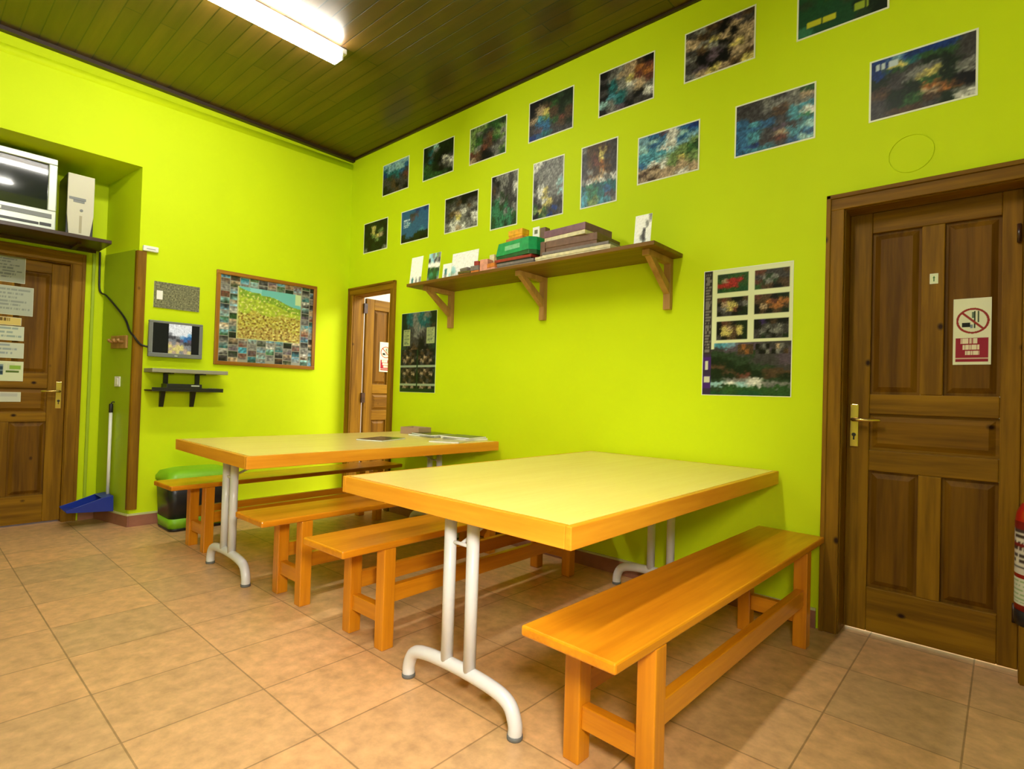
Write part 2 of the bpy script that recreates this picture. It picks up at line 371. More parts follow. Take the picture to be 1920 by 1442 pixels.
# near door
d1 = casing('door_1', DX0, DX1, DT, wd=0.076, lining=0.155)
lf = leaf(d1, DX1-DX0-0.0326, 0.013, DT-0.018, [(0.094,0.290,0.225,0.785),(0.375,0.570,0.225,0.785),(0.094,0.570,0.885,1.06),(0.094,0.290,1.155,1.94),(0.375,0.570,1.155,1.94)])
lf.location = (0.0163, 0.108, 0)
handle(lf, 0.032, 1.03, 1)
sl = MB()
for z in (0.25, 1.85): sl.lathe([(0.007, z-0.04), (0.007, z+0.04)], DX1-DX0-0.03, 0.10, 10)
sl.build('hinge', M_dark, d1)
# far door, leaf swung at right angles into the next room
d2 = casing('door_2', FX0, FX1, 2.055, wd=0.074)
lf2 = leaf(d2, 0.615, 0.013, 2.03, [(0.094,0.270,0.225,0.785),(0.345,0.521,0.225,0.785),(0.094,0.521,0.885,1.06),(0.094,0.270,1.155,1.92),(0.345,0.521,1.155,1.92)])
lf2.location = (0.030, 0.140, 0.006); lf2.rotation_euler = (0, 0, math.radians(90))
# leaf local +y now points to -x, its front (y=0) faces +x
handle(lf2, 0.575, 1.03, -1)
hb = MB()
for z in (0.25, 1.02, 1.93): hb.box(0.012, 0.034, 0.11, 0.15, z-0.05, z+0.05)
hb.build('hinge', M_dark, d2)
# third door in the recess of the left wall (faces +x)
d3 = empty('door_3', (-0.5, LY1, 0)); d3['kind'] = 'structure'
c3 = MB(); c3.box(0.0005, 0.018, -0.012, 0.075, 0, LT-0.01); c3.box(0.018, 0.026, 0.053, 0.075, 0, LT+0.075)
c3.box(0.0005, 0.018, LY0-LY1-0.075, LY0-LY1+0.012, 0, LT-0.01)
c3.build('jamb_casing', M_pineV, d3, bevel=0.003)
c3 = MB(); c3.box(0.0005, 0.018, LY0-LY1-0.075, 0.075, LT-0.01, LT+0.075); c3.box(0.018,0.026,LY0-LY1-0.075,0.053,LT+0.055,LT+0.075)
c3.build('head_casing', M_pineY, d3, bevel=0.003)
c3 = MB(); c3.box(-0.12, 0, -0.016, -0.0005, 0, LT-0.016); c3.box(-0.12,0,LY0-LY1+0.0005,LY0-LY1+0.016,0,LT-0.016); c3.box(-0.12,0,LY0-LY1+0.0005,-0.0005,LT-0.016,LT-0.0005)
c3.build('lining', M_pineV, d3)
lf3 = leaf(d3, 0.7374, 0.012, LT-0.018, [(0.105,0.32,0.225,0.785),(0.415,0.63,0.225,0.785),(0.105,0.63,0.855,1.04),(0.105,0.32,1.155,1.93),(0.415,0.63,1.155,1.93)])
# local x runs along +y, front (y=0) must face +x
lf3.location = (-0.040, LY0-LY1+0.0163, 0); lf3.rotation_euler = (0, 0, math.radians(90))
handle(lf3, 0.70, 1.02, -1)

# ------------------------------------------------------------------ printed pictures (vertex colours)
PAL = {'K':(16,15,12),'D':(24,44,18),'G':(46,98,36),'L':(120,155,75),'F':(45,72,40),'T':(26,112,118),'B':(42,112,175),'S':(125,185,215),
       'W':(238,238,228),'A':(134,134,128),'N':(72,68,68),'P':(98,80,100),'R':(120,62,45),'M':(92,66,40),'O':(190,110,40),'Y':(225,205,95),
       'E':(196,165,125),'C':(155,215,215),'V':(52,140,92),'X':(205,40,35),'U':(18,58,150),'Q':(70,165,195),'H':(28,90,45),'Z':(60,35,110)}
def grid_colour(rows):
    cells = [[PAL[ch] for ch in r] for r in rows]; nr = len(cells); nc = len(cells[0])
    def f(u, v):
        x = min(max(u*nc-0.5, 0), nc-1.001); y = min(max((1-v)*nr-0.5, 0), nr-1.001)
        i, j = int(x), int(y); a, b_ = x-i, y-j
        a = min(max((a-0.5)*2.2+0.5,0),1); b_ = min(max((b_-0.5)*2.2+0.5,0),1)
        i2 = min(i+1, nc-1); j2 = min(j+1, nr-1)
        return [ (cells[j][i][k]*(1-a)+cells[j][i2][k]*a)*(1-b_) + (cells[j2][i][k]*(1-a)+cells[j2][i2][k]*a)*b_ for k in range(3)]
    return f
def photo(rows, seed, warp=0.06, rough=0.62, fs=14, gain=0.84):
    f = grid_colour(rows)
    def g(u, v):
        du = noise.noise(Vector((u*7, v*7, seed))) * warp + noise.noise(Vector((u*23, v*23, seed+3))) * warp
        dv = noise.noise(Vector((u*7, v*7, seed+7))) * warp + noise.noise(Vector((u*23, v*23, seed+11))) * warp
        c = f(min(max(u+du, 0), 1), min(max(v+dv, 0), 1))
        n_ = noise.noise(Vector((u*fs, v*fs, seed+19)))*0.6 + noise.noise(Vector((u*fs*2.7, v*fs*2.7, seed+23)))*0.9
        k = 1 + rough*n_; lum = 0.3*c[0]+0.55*c[1]+0.15*c[2]
        c = [(x*0.80+lum*0.20)*gain for x in c]
        return [min(255, max(0, x*k)) for x in c]
    return g
def text_marks(u, v, u0, u1, v0, v1, lines, seed, fill=0.72, col=(240,240,240)):
    """rows of illegible lettering as the low-resolution photograph shows them"""
    if not (u0 <= u <= u1 and v0 <= v <= v1): return None
    t_ = (v1-v)/(v1-v0)*lines; row = int(t_)
    if t_-row > fill: return None
    e = u0 + (u1-u0)*(0.7+0.3*((seed*7+row*13) % 5)/4.0)
    if u > e: return None
    if noise.noise(Vector((u*90+row*9, row*5.3, seed))) < -0.22: return None
    return col
def picture_mesh(w_, h_, fn, step=0.008, name='poster', border=0.008, thick=0.002, mats=None):
    """sheet in the local x-z plane, facing -y, lower left corner at the origin, printed grid on the front"""
    nx_ = max(4, int(w_/step)); nz_ = max(4, int(h_/step)); bm = bmesh.new()
    lay = bm.verts.layers.float_color.new('ink')
    def V_(p, c): 
        v = bm.verts.new(p); v[lay] = (*s2l(c), 1); return v
    wpt = (235,238,215)
    g = [[None]*(nx_+1) for _ in range(nz_+1)]
    for j in range(nz_+1):
        for i in range(nx_+1):
            u = i/nx_; v = j/nz_
            g[j][i] = V_((border+(w_-2*border)*u, -thick-0.0004, border+(h_-2*border)*v), fn(u, v))
    for j in range(nz_):
        for i in range(nx_): bm.faces.new((g[j][i], g[j][i+1], g[j+1][i+1], g[j+1][i]))
    b8 = [V_(p, wpt) for p in ((0,-thick,0),(w_,-thick,0),(w_,0,0),(0,0,0),(0,-thick,h_),(w_,-thick,h_),(w_,0,h_),(0,0,h_))]
    for q in ((3,2,1,0),(4,5,6,7),(0,1,5,4),(1,2,6,5),(2,3,7,6),(3,0,4,7)): bm.faces.new([b8[i] for i in q])
    me = D.meshes.new(name); bm.to_mesh(me); bm.free()
    for m_ in (mats or [M_print]): me.materials.append(m_)
    return me
def sheet(name, w_, h_, fn, loc, rz=0, parent=None, **k):
    o = D.objects.new(name, picture_mesh(w_, h_, fn, name=name, **k)); C.objects.link(o)
    o.location = loc; o.rotation_euler = (0, 0, rz)
    if parent: o.parent = parent
    return o
# x0, z0, w, h, rows, label
P = [
 (0.538,2.944,0.403,0.298,["SCSCSC","TSSCCB","UTTTBN","NFNTNR","NNMNNM","KNMKNN","KKNMNK"],'poster of dark hills under pale blue sky, nearest the corner in the top row'),
 (1.141,2.946,0.403,0.298,["DFCDDD","DTADDD","DNDDKD","FTDKWN","GFDNAW","GGDKNA","HGGGFD"],'poster of a dark green forest meadow, second from the corner in the top row'),
 (1.733,2.94,0.405,0.298,["LLLGGF","LAFNGL","LGNMLA","LGMRGL","LARMNA","RMKNAL","EMKKAG"],'poster of a brown trunk amid green leaves, third from the corner in the top row'),
 (2.359,2.945,0.403,0.298,["KKDDFD","KEMGDD","KEYMDF","EQLMDM","NBBGRM","NPBNMD","UBTNNN"],'poster of a shaded river with blue pool, fourth from the corner in the top row'),
 (2.965,2.945,0.403,0.298,["KNAEMK","NAEEOR","KTAYRO","NTAWER","KQTAEA","CATNKW","KAPKNN"],'poster of pinkish rock with a small teal pool, fifth in the top row'),
 (3.560,2.963,0.406,0.298,["NAMKPM","EMNKEN","EAYEKE","NMAKEE","AKPNYE","NKPKEE","NPKKEM","AEYEMY"],'poster of dark boulders with a sandy strip on its right, sixth in the top row'),
 (4.172,2.967,0.400,0.298,["GFHHFG","HGHHHG","FHGHHF","HHHFHD","HHHHDD","VHHHFD"],'dark green poster with yellow writing, cut off by the top of the photo'),
 (0.249,2.438,0.395,0.298,["KDDDKD","KDYDDK","DKYDLD","KDLYEK","DKKLDD","DKDKDK","AKDDKA"],'poster of pale shapes in dark foliage, nearest the corner in the lower row'),
 (0.850,2.438,0.395,0.298,["BBBUBU","BBNPBB","BBPBBB","BQBBBB","BBBBBB","BBBBQB","DBBDDD","KDKDKK"],'plain blue poster with white writing, second from the corner in the lower row'),
 (1.452,2.430,0.400,0.298,["KDNKKK","NNMKNN","NANAMA","NMEWAN","NAYANW","AWWAAW","AWEWAA"],'poster of brown rocks over white rapids, third from the corner in the lower row'),
 (1.992,2.366,0.280,0.420,["KAAANA","NKAANA","MNANNW","NAFNNA","FVAFNN","VVFVNA","VVVAVA","GVVVVG","HVVFVF"],'upright poster of grey rocks above green water, leftmost of the three upright ones'),
 (2.416,2.362,0.280,0.420,["WWAAAA","WAAAAA","AAAAAA","NAAAAA","NAAAAC","NWAAAC","AWYAAA","NWYAAC","NAWYNA","GNYYNK","LYGNUN","KGLUNN"],'upright poster of a grey cliff with white cascade, middle of the three upright ones'),
 (2.838,2.362,0.285,0.420,["AMMMNN","NMMYMN","NMRYNN","NMROMN","NAMOMN","NMMEMN","AWEWAW","TVTTTT","QVVTBT","QVLTPN","QLLQQA"],'upright poster of dark rock over a turquoise pool, rightmost of the three upright ones'),
 (3.266,2.428,0.400,0.298,["SBPWBU","SCBWCB","CBSWBS","CQWWSL","QQQCLG","QQCLLG","BWWLYL","EMWLEL","MEEEEE","EMEEWE"],'bright poster of a green hill under a cloudy blue sky in the lower row'),
 (3.866,2.440,0.403,0.290,["NNANAG","NNAAAE","NNAMAA","BNNMQQ","BQBNQW","BBBNQV","BQNPNQ","BQNEQC","BUNRQB","BQQNBC"],'poster of blue water under grey rock, right of the cloudy hill poster'),
 (4.498,2.444,0.398,0.293,["USUUUN","UYTGGN","UGNDDN","DNAADN","DNAYDA","MNDGDA","MDDODK","NDGEOK","NDGMDA","NMMNDW"],'poster of a dark mossy slope with small white writing, above the near door'),
]
for i, (x, z, w_, h_, rows, lab) in enumerate(P):
    f = photo(rows, i*31.7+2)
    if i == 6:
        def f(u, v, b=photo(rows, 5.0, rough=0.15)):
            return (text_marks(u,v,0.10,0.55,0.13,0.24,1,3,0.95,(190,190,40)) or text_marks(u,v,0.66,0.85,0.13,0.27,1,5,0.9,(150,170,50)) or b(u,v))
    if i == 8:
        def f(u, v, b=photo(rows, 9.0, rough=0.15)):
            return text_marks(u,v,0.08,0.34,0.44,0.72,5,4,0.6,(190,215,230)) or b(u,v)
    if i == 15:
        def f(u, v, b=photo(rows, 77.0, rough=0.5)):
            return text_marks(u,v,0.05,0.33,0.84,0.93,1,8,1.0,(190,205,215)) or b(u,v)
    o = sheet('poster', w_, h_, f, (x, -0.0005, z), step=0.0075)
    tagit(o, lab, 'poster', 'landscape posters in two rows on the right wall')

# tall cave posters below
def inr(u, v, a, b_, c, d): return a <= u <= b_ and c <= v <= d
def cave_left(u, v, bg=photo(["DTATAD","DTATTD","DNAANM","FNANNF","FNNKNF","FKMKKF","KMEKMK","KKMKNM","DKKDKK","DKMDMK","DKNDNK","DDDDDD"], 41.0, rough=0.35),
              ph=photo(["KMKNMK","MKEMKN","KEMKEK","KNKMKK"]*2, 12.0, rough=0.6)):
    for (a,b_,c,d) in ((0.07,0.26,0.585,0.79),(0.74,0.96,0.60,0.80)):
        if inr(u,v,a,b_,c,d): return text_marks(u,v,a+.02,b_-.02,c+.01,d-.01,9,2,0.6,(110,125,90)) or (165,175,120)
    if 0.315 < v < 0.335 or 0.085 < v < 0.105: return (150,165,140) if abs(u-0.49) > 0.02 else (30,60,30)
    if v < 0.05 or abs(u-0.49) < 0.018 and v < 0.53 or u < 0.03 or u > 0.97: return (26,52,26)
    if v < 0.53: return ph((u*2) % 1, (v*3) % 1)
    return bg(u, v)
tagit(sheet('poster', 0.487, 0.706, cave_left, (0.908,-0.0005,1.092), step=0.006, border=0.002),
      'tall dark green cave poster hanging between the far door and the shelf bracket', 'poster')
def cave_right(u, v, land=photo(["QSPPNN","NPPPPP","FFNFNP","DFFNNP","DDFNNP","MDDFFN","DMDDMM","DDRDMD","FAAWFF","CWCWAA","FGGGGG","HGHHGG"], 17.0, rough=0.3)):
    if u < 0.105:
        if v < 0.33: 
            return (205,205,180) if inr(u,v,0.02,0.085,0.10,0.145) or inr(u,v,0.03,0.07,0.20,0.27) else ((70,35,110) if int(v*20) % 3 else (55,40,70))
        return text_marks(u,v,0.02,0.09,0.34,0.98,26,6,0.75,(120,115,110)) or (52,46,48)
    cols = ((0.155,0.525,),(0.60,0.965)); rws = ((0.815,0.965),(0.625,0.775),(0.435,0.585))
    seeds = ((["FFGGGG","GEXXXG","XXXXGG","HGGGHH"],3),(["RRNNNM","NAFANN","RFAFMM","GMMKKM"],5),(["MRMKKM","KEYYNA","NAYRKD","KNNKDD"],8),(["RMMKDD","MMOROO","KEMOOM","KMKMMD"],11),(["KRMKDD","KYEMYD","KYYMYD","NKMMKD"],14),(["KZKMKK","KNANAN","NAKAAN","NDNKND"],19))
    for j, (c, d) in enumerate(rws):
        for i, (a, b_) in enumerate(cols):
            if inr(u,v,a,b_,c,d):
                s_ = seeds[j*2+i]; return photo(s_[0], s_[1]*1.0, rough=0.5, warp=0.08)((u-a)/(b_-a), (v-c)/(d-c))
    for i, (a, b_) in enumerate(((0.42,0.59),(0.62,0.77),(0.80,0.965))):
        if inr(u,v,a,b_,0.315,0.395): return photo((["MOMM","MMOM"],["KNAK","NKKA"],["NEAN","KANM"])[i], i*9.1+30, rough=0.5)((u-a)/(b_-a), (v-0.315)/0.08)
    if v > 0.41 or (v > 0.37 and u < 0.14): return (222,228,185)
    return land((u-0.105)/0.895, v/0.41)
tagit(sheet('poster', 0.470, 0.702, cave_right, (3.712,-0.0005,1.130), step=0.0055, border=0.004),
      'tall poster with six small cave photos over a valley, beside the near door', 'poster')

# prohibition signs
def prohibition(u, v):
    X_, Z_ = u*0.128, v*0.292
    cx_, cz_, R_ = 0.066, 0.193, 0.057
    d_ = math.hypot(X_-cx_, Z_-cz_)
    red = (150,42,35)
    if d_ < R_:
        if d_ > R_-0.0085: return red
        if abs((X_-cx_)+(Z_-cz_)) < 0.0065: return red
        if 0.030 < X_ < 0.058 and 0.166 < Z_ < 0.186: return (20,20,18)
        if 0.058 < X_ < 0.066 and 0.160 < Z_ < 0.176: return (120,130,150)
        if 0.071 < X_ < 0.076 and 0.160 < Z_ < 0.235: return (45,55,35)
        if 0.063 < X_ < 0.070 and 0.205 < Z_ < 0.232: return (95,110,90)
        if 0.083 < X_ < 0.088 and 0.185 < Z_ < 0.235: return (70,80,60)
        return (222,222,190)
    if 0.008 < X_ < 0.120 and 0.012 < Z_ < 0.118:
        if text_marks(u,v,0.20,0.84,0.315,0.395,1,5,1.0,(1,1,1)) or text_marks(u,v,0.26,0.78,0.225,0.30,1,6,1.0,(1,1,1)) or text_marks(u,v,0.32,0.70,0.145,0.205,1,7,1.0,(1,1,1)): return (228,215,185)
        if 0.048 < Z_-0.0 < 0.0 : return (228,215,185)
        if 0.025 < Z_ < 0.030 : return (205,175,150)
        return (150,30,48)
    return (228,228,195)
sg = sheet('prohibition_sign', 0.130, 0.294, prohibition, (4.820, 0.1105, 1.294), step=0.0018, border=0.001)
tagit(sg, 'white and red prohibition sign stuck on the upper right panel of the near door', 'sign')
sg2 = sheet('prohibition_sign', 0.150, 0.310, prohibition, (0.1258, 0.312, 1.295), rz=math.radians(90), step=0.003, border=0.001)
tagit(sg2, 'small prohibition sign on the ajar far door, half hidden by its frame', 'sign')
# tiny arrow label
def arrow(u, v):
    return (60,110,50) if (abs(u-0.5) < 0.07 and 0.2 < v < 0.6) or (0.55 < v < 0.8 and abs(u-0.5) < (0.8-v)*0.8) else (222,228,190)
tagit(sheet('sticker', 0.031, 0.047, arrow, (4.7325, 0.1075, 1.667), step=0.0015, border=0.0015), 'tiny white sticker with a green arrow on the near door centre stile', 'sticker')

# notices on the third door (facing +x): sheet turned 90 degrees, local x along +y
def notice(lines, seed, bg=(200,205,190), ink=(120,128,120), extra=None):
    def f(u, v):
        if extra:
            e = extra(u, v)
            if e: return e
        return text_marks(u, v, 0.08, 0.94, 0.1, 0.92, lines, seed, 0.5, ink) or bg
    return f
def pic6(u, v):
    if inr(u,v,0.30,0.55,0.28,0.85): return (40,62,80) if int(v*12) % 3 else (120,140,150)
    if inr(u,v,0.62,0.92,0.42,0.55): return (85,110,40)
    if inr(u,v,0.70,0.95,0.60,0.80): return (140,180,70)
XN = -0.5385
for (y0, y1, z0, z1, f, lab) in (
    (-2.66,-2.416,1.826,2.022, notice(7,1,(150,152,135),(105,108,100)), 'grey printed notice at the top of the recessed door, highest of its papers'),
    (-2.66,-2.364,1.585,1.800, notice(6,2,(175,180,165),(140,146,140)), 'widest white notice on the recessed door, second from the top'),
    (-2.66,-2.427,1.507,1.565, notice(1,3,(215,190,110),(110,85,40)), 'narrow yellow strip notice on the recessed door'),
    (-2.66,-2.409,1.393,1.500, notice(3,4,(205,210,190),(150,165,160)), 'small white notice right below the yellow strip on the recessed door'),
    (-2.66,-2.406,1.262,1.375, notice(3,5,(200,205,188),(150,160,165)), 'small white notice directly above the one with the dark blue picture'),
    (-2.66,-2.404,1.090,1.237, notice(1,6,(215,220,185),(205,210,180),pic6), 'white notice with a dark blue picture and green mark on the recessed door'),
    (-2.66,-2.412,0.936,1.008, notice(1,7,(205,205,190),(185,185,180)), 'lowest white label on the recessed door, level with its handle')):
    o = sheet('notice', y1-y0, z1-z0, f, (XN, y0, z0), rz=math.radians(90), step=0.005, border=0.002)
    tagit(o, lab, 'notice', 'papers stuck on the recessed door')

# ------------------------------------------------------------------ left wall things
# framed map
fm = empty('framed_map', (0.0, -1.262, 1.280), math.radians(90), 'wood-framed regional map surrounded by small photos on the left wall', 'map')
FWD, FHT = 0.910, 0.805
wfx = wood('frame_pine',(0.24,0.09,0.008),(0.38,0.16,0.02),'x',coat=0.1)
for (a,b_) in ((0,0.032),(FHT-0.032,FHT)): MB().box(0,FWD,-0.022,-0.001,a,b_).build('frame_rail', wfx, fm, bevel=0.003)
wfz = wood('frame_pine_upright',(0.24,0.09,0.008),(0.38,0.16,0.02),'z',coat=0.1)
for (a,b_) in ((0,0.032),(FWD-0.032,FWD)): MB().box(a,b_,-0.0215,-0.001,0.032,FHT-0.032).build('frame_stile', wfz, fm, bevel=0.003)
CK = "NASQKWMETCAPGDRKSA"
def mapfn(u, v):
    n2 = lambda k, sd: noise.noise(Vector((u*k, v*k, sd)))
    if 0.175 < u < 0.855 and 0.275 < v < 0.895:
        a = (u-0.175)/0.68; b_ = (v-0.275)/0.62
        if a < 0.012 or b_ < 0.012: return (190,195,130)
        coast = 0.985 - 0.22*a**1.1 - 0.03*math.sin(a*9) - (0.04 if a > 0.35 else 0)
        if b_ > coast:
            if a > 0.9 and b_ > 0.78: return (190,215,160)
            return (110,185,180) if n2(7, 2) < 0.15 else (135,200,200)
        q = b_ + n2(9, 5)*0.10
        base_ = (130,165,55) if b_ > coast-0.13 else ((165,185,60) if q > 0.52 else ((180,170,75) if q > 0.25 else (178,158,85)))
        k = n2(46, 8); 
        if k > 0.22 and b_ < 0.5: base_ = (125,95,45)
        elif k < -0.30: base_ = (205,205,120)
        m_ = 1 + 0.25*n2(30, 3); return [x*m_ for x in base_]
    i, j = int(u*10.5), int(v*13.5 + 0.4*math.sin(int(u*10.5)*2.1)); fu = u*10.5-i; fv = v*13.5 + 0.4*math.sin(i*2.1) - j
    c1 = PAL[CK[(i*7+j*5+i*j) % 18]]; c2 = PAL[CK[(i*3+j*11+4) % 18]]; t_ = min(max(fv+0.5*n2(25, 6), 0), 1)
    if fu < 0.07 or fv < 0.08: return (150,150,135)
    m_ = 1 + 0.6*n2(40, 9); l_ = 0.75
    return [min(255, max(0, (x*t_+y*(1-t_))*m_*l_ + 22)) for x, y in zip(c1, c2)]
sheet('map_sheet', FWD-0.06, FHT-0.06, mapfn, (0.03,-0.006,0.03), step=0.0055, border=0.001, parent=fm)
# grey panel with white label
pn = empty('notice_board', (0.0,-1.716,1.703), math.radians(90), 'small grey speckled panel above the wall monitor', 'board')
sheet('panel', 0.328, 0.205, lambda u,v: [x*(1+0.45*noise.noise(Vector((u*34,v*20,1)))+0.2*noise.noise(Vector((u*90,v*50,4)))) for x in (118,118,92)], (0,-0.0005,0), step=0.0045, border=0.0, thick=0.012, parent=pn)
MB().box(0.018,0.060,-0.0135,-0.0126,0.065,0.135).build('white_label', M_paper, pn)
# monitor
mo = empty('wall_monitor', (0.0,-1.560,1.455), math.radians(90), 'small grey flat monitor on the left wall showing a mountain photo', 'monitor')
m_ = MB(); W2,H2 = 0.192,0.142
m_.box(-W2,W2,-0.06,-0.028,-H2,-H2+0.032); m_.box(-W2,W2,-0.06,-0.028,H2-0.018,H2); m_.box(-W2,-W2+0.026,-0.06,-0.028,-H2+0.032,H2-0.018); m_.box(W2-0.026,W2,-0.06,-0.028,-H2+0.032,H2-0.018)
m_.build('bezel', M_silverdk, mo, bevel=0.004)
MB().box(-W2+0.012,W2-0.012,-0.028,-0.012,-H2+0.012,H2-0.012).build('back_cover', M_black, mo, bevel=0.006)
MB().box(-0.05,0.05,-0.012,-0.0005,-0.05,0.05).build('wall_mount', M_blackm, mo)
def screen(u, v, b=photo(["WWWWWW","WWWWWW","WWWWWW","AWWWWS","NNASBB","AANPBP","EAEANN","YEYYAA","EYYYEA","YEYAEY"],88.0,warp=0.03,rough=0.25)):
    if 0.33 < u < 0.82: return b((u-0.33)/0.49, v)
    return (8,9,12)
sheet('display', 2*W2-0.052, 2*H2-0.050, screen, (-W2+0.026,-0.054,-H2+0.032), step=0.004, border=0.0, thick=0.003, parent=mo, mats=[M_lit])
l = MB(); l.box(-0.01,0.01,-0.062,-0.0601,-H2+0.010,-H2+0.018); l.build('logo_badge', M_silver, mo)
# small two-tier shelf under the monitor
ws = empty('wall_shelf', (0.0,-1.49,1.19), math.radians(90), 'narrow grey shelf with black brackets below the wall monitor', 'shelf')
MB().box(-0.272,0.272,-0.215,-0.001,0.0,0.030).build('board', mat('grey_laminate',(0.30,0.29,0.22),0.4), ws, bevel=0.003)
for x in (-0.125, 0.105):
    k = MB(); k.box(x-0.012,x+0.012,-0.008,-0.0005,-0.03,-0.0005); k.box(x-0.012,x+0.012,-0.18,-0.008,-0.008,-0.0005)
    k.prism([(-0.030,-0.0085),(-0.024,-0.125),(-0.0085,-0.125),(-0.0085,-0.0085)],'x',x-0.016,x+0.016)
    k.build('bracket', M_blackm, ws)
ws2 = empty('player_rack', (0.0,-1.50,1.045), math.radians(90), 'black glass rack on brackets under the narrow grey shelf', 'shelf')
MB().box(-0.255,0.255,-0.20,-0.001,0.0,0.012).build('board', M_black, ws2, bevel=0.002)
MB().box(-0.255,0.255,-0.20,-0.194,0.0125,0.030).build('front_lip', M_black, ws2, bevel=0.001)
for x in (-0.135, 0.085):
    k = MB(); k.prism([(-0.05,-0.001),(-0.006,-0.125),(-0.0005,-0.125),(-0.0005,-0.001)],'x',x-0.016,x+0.016)
    k.build('bracket', M_blackm, ws2)
pl = empty('media_player', (0.11,-1.52,1.0575), math.radians(90), 'small black media player lying on the black rack', 'player')
MB().box(-0.13,0.12,-0.07,0.07,0.0,0.048).build('case', M_black, pl, bevel=0.004)
MB().box(0.04,0.10,-0.0715,-0.0705,0.030,0.040).build('display_window', M_silver, pl)
rc = empty('remote_control', (0.12,-1.30,1.0575), math.radians(80), 'dark remote control at the right end of the black rack', 'remote')
MB().box(-0.04,0.05,-0.02,0.02,0.0,0.018).build('case', M_black, rc, bevel=0.005); 
k = MB(); 
for i in range(3):
    for j in range(2): k.box(-0.025+i*0.02,-0.015+i*0.02,-0.012+j*0.014,-0.003+j*0.014,0.018,0.0195)
k.build('buttons', M_silver, rc)
# white device on top of the corner guard
wd = empty('wifi_router', (0.0,-1.752,2.128), math.radians(90), 'small white device fixed to the wall at the top of the corner board', 'device')
MB().box(-0.052,0.052,-0.030,-0.0005,0,0.042).build('case', M_white, wd, bevel=0.006)
MB().box(-0.03,0.03,-0.0312,-0.030,0.016,0.020).build('vent_slot', M_silverdk, wd)
# reveal things: little wooden box, switch, cable, dustpan
def rvp(t_, off, z): p = rv(t_, off); return (p[0], p[1], z)
AR = math.atan2(0.2093, 0.9779)      # reveal direction angle
kb = empty('wooden_hook_rack', rvp(0.20,0.0105,1.42), AR+math.pi, 'little brown wooden hook block on the recess side near the black cable', 'hook rack')
# local +x points into the recess after rotation; use mirrored widths
k = MB(); k.box(-0.115,0.115,0.0,0.018,-0.05,0.05); k.build('back_board', M_brkt, kb, bevel=0.004)
for x in (-0.07, 0.0, 0.07):
    k = MB(); k.tube([(x,0.018,0.0),(x,0.045,0.002),(x,0.055,0.02)],[0.012,0.010,0.013],10); k.build('peg', M_brkt, kb)
sw = empty('light_switch', rvp(0.215,0.0105,1.11), AR+math.pi, 'white switch plate on the recess side above the long dustpan handle', 'switch')
MB().box(-0.04,0.04,0,0.008,-0.04,0.04).build('plate', M_white, sw, bevel=0.003)
MB().box(-0.02,0.02,0.008,0.012,-0.026,0.026).build('rocker', M_white, sw, bevel=0.002)
def resample(pts, per=8):
    out = []
    P_ = [Vector(p) for p in pts]
    for i in range(len(P_)-1):
        p0 = P_[max(i-1,0)]; p1 = P_[i]; p2 = P_[i+1]; p3 = P_[min(i+2,len(P_)-1)]
        for k in range(per):
            t_ = k/per
            out.append(0.5*((2*p1)+(-p0+p2)*t_+(2*p0-5*p1+4*p2-p3)*t_*t_+(-p0+3*p1-3*p2+p3)*t_**3))
    out.append(P_[-1]); return out
cb = MB(); cb.tube(resample([(-0.488,-1.972,2.155),(-0.488,-1.970,2.0),(-0.488,-1.966,1.86),(-0.480,-1.952,1.822),rvp(0.44,0.018,1.80),rvp(0.30,0.017,1.715),rvp(0.13,0.018,1.60),rvp(0.045,0.022,1.50),(0.024,-1.838,1.455),(0.026,-1.80,1.405),(0.03,-1.765,1.39),(0.034,-1.735,1.385)],6), 0.0075, 8)
tagit(cb.build('video_cable', M_black), 'black cable running from the high dark shelf down to the wall monitor', 'cable')
dp = empty('dustpan', rvp(0.25,0.034,0.11), AR+math.pi, 'blue long-handled dustpan with a white stick and black grip, hung in the recess', 'dustpan')
dp.rotation_euler = (0,0,0)
k = MB(); k.tube([(0,0,0.105),(0,-0.001,0.40),(0,-0.002,0.755)],0.0115,14); k.build('stick', M_white, dp)
k = MB(); k.tube([(0,-0.002,0.755),(0,-0.002,0.825)],[0.0145,0.0145],14); k.build('grip', M_black, dp, bevel=0.003)
k = MB(); k.tube([(0,-0.002,0.825),(0,0.006,0.838),(0,0.021,0.838)],[0.005,0.005,0.004],8); k.build('hanging_hook', M_blackm, dp)
k = MB()
prof_ = [(0.015,0.115),(0.020,0.005),(-0.06,-0.004),(-0.285,0.028),(-0.289,0.036),(-0.05,0.112)]
k.prism([(0.012,0.120),(0.016,0.0),(-0.270,0.022),(-0.278,0.040),(-0.200,0.062),(-0.06,0.110)],'x',-0.115,-0.108)
k.prism([(0.012,0.120),(0.016,0.0),(-0.270,0.022),(-0.278,0.040),(-0.200,0.062),(-0.06,0.110)],'x',0.108,0.115)
k.prism([(0.016,0.0),(-0.270,0.022),(-0.270,0.027),(0.016,0.006)],'x',-0.108,0.108)
k.prism([(0.012,0.120),(0.016,0.0),(0.008,0.0),(0.004,0.120)],'x',-0.108,0.108)
k.prism([(0.012,0.120),(-0.06,0.110),(-0.06,0.104),(0.012,0.113)],'x',-0.108,0.108)
k.build('pan', M_blue, dp, bevel=0.002)
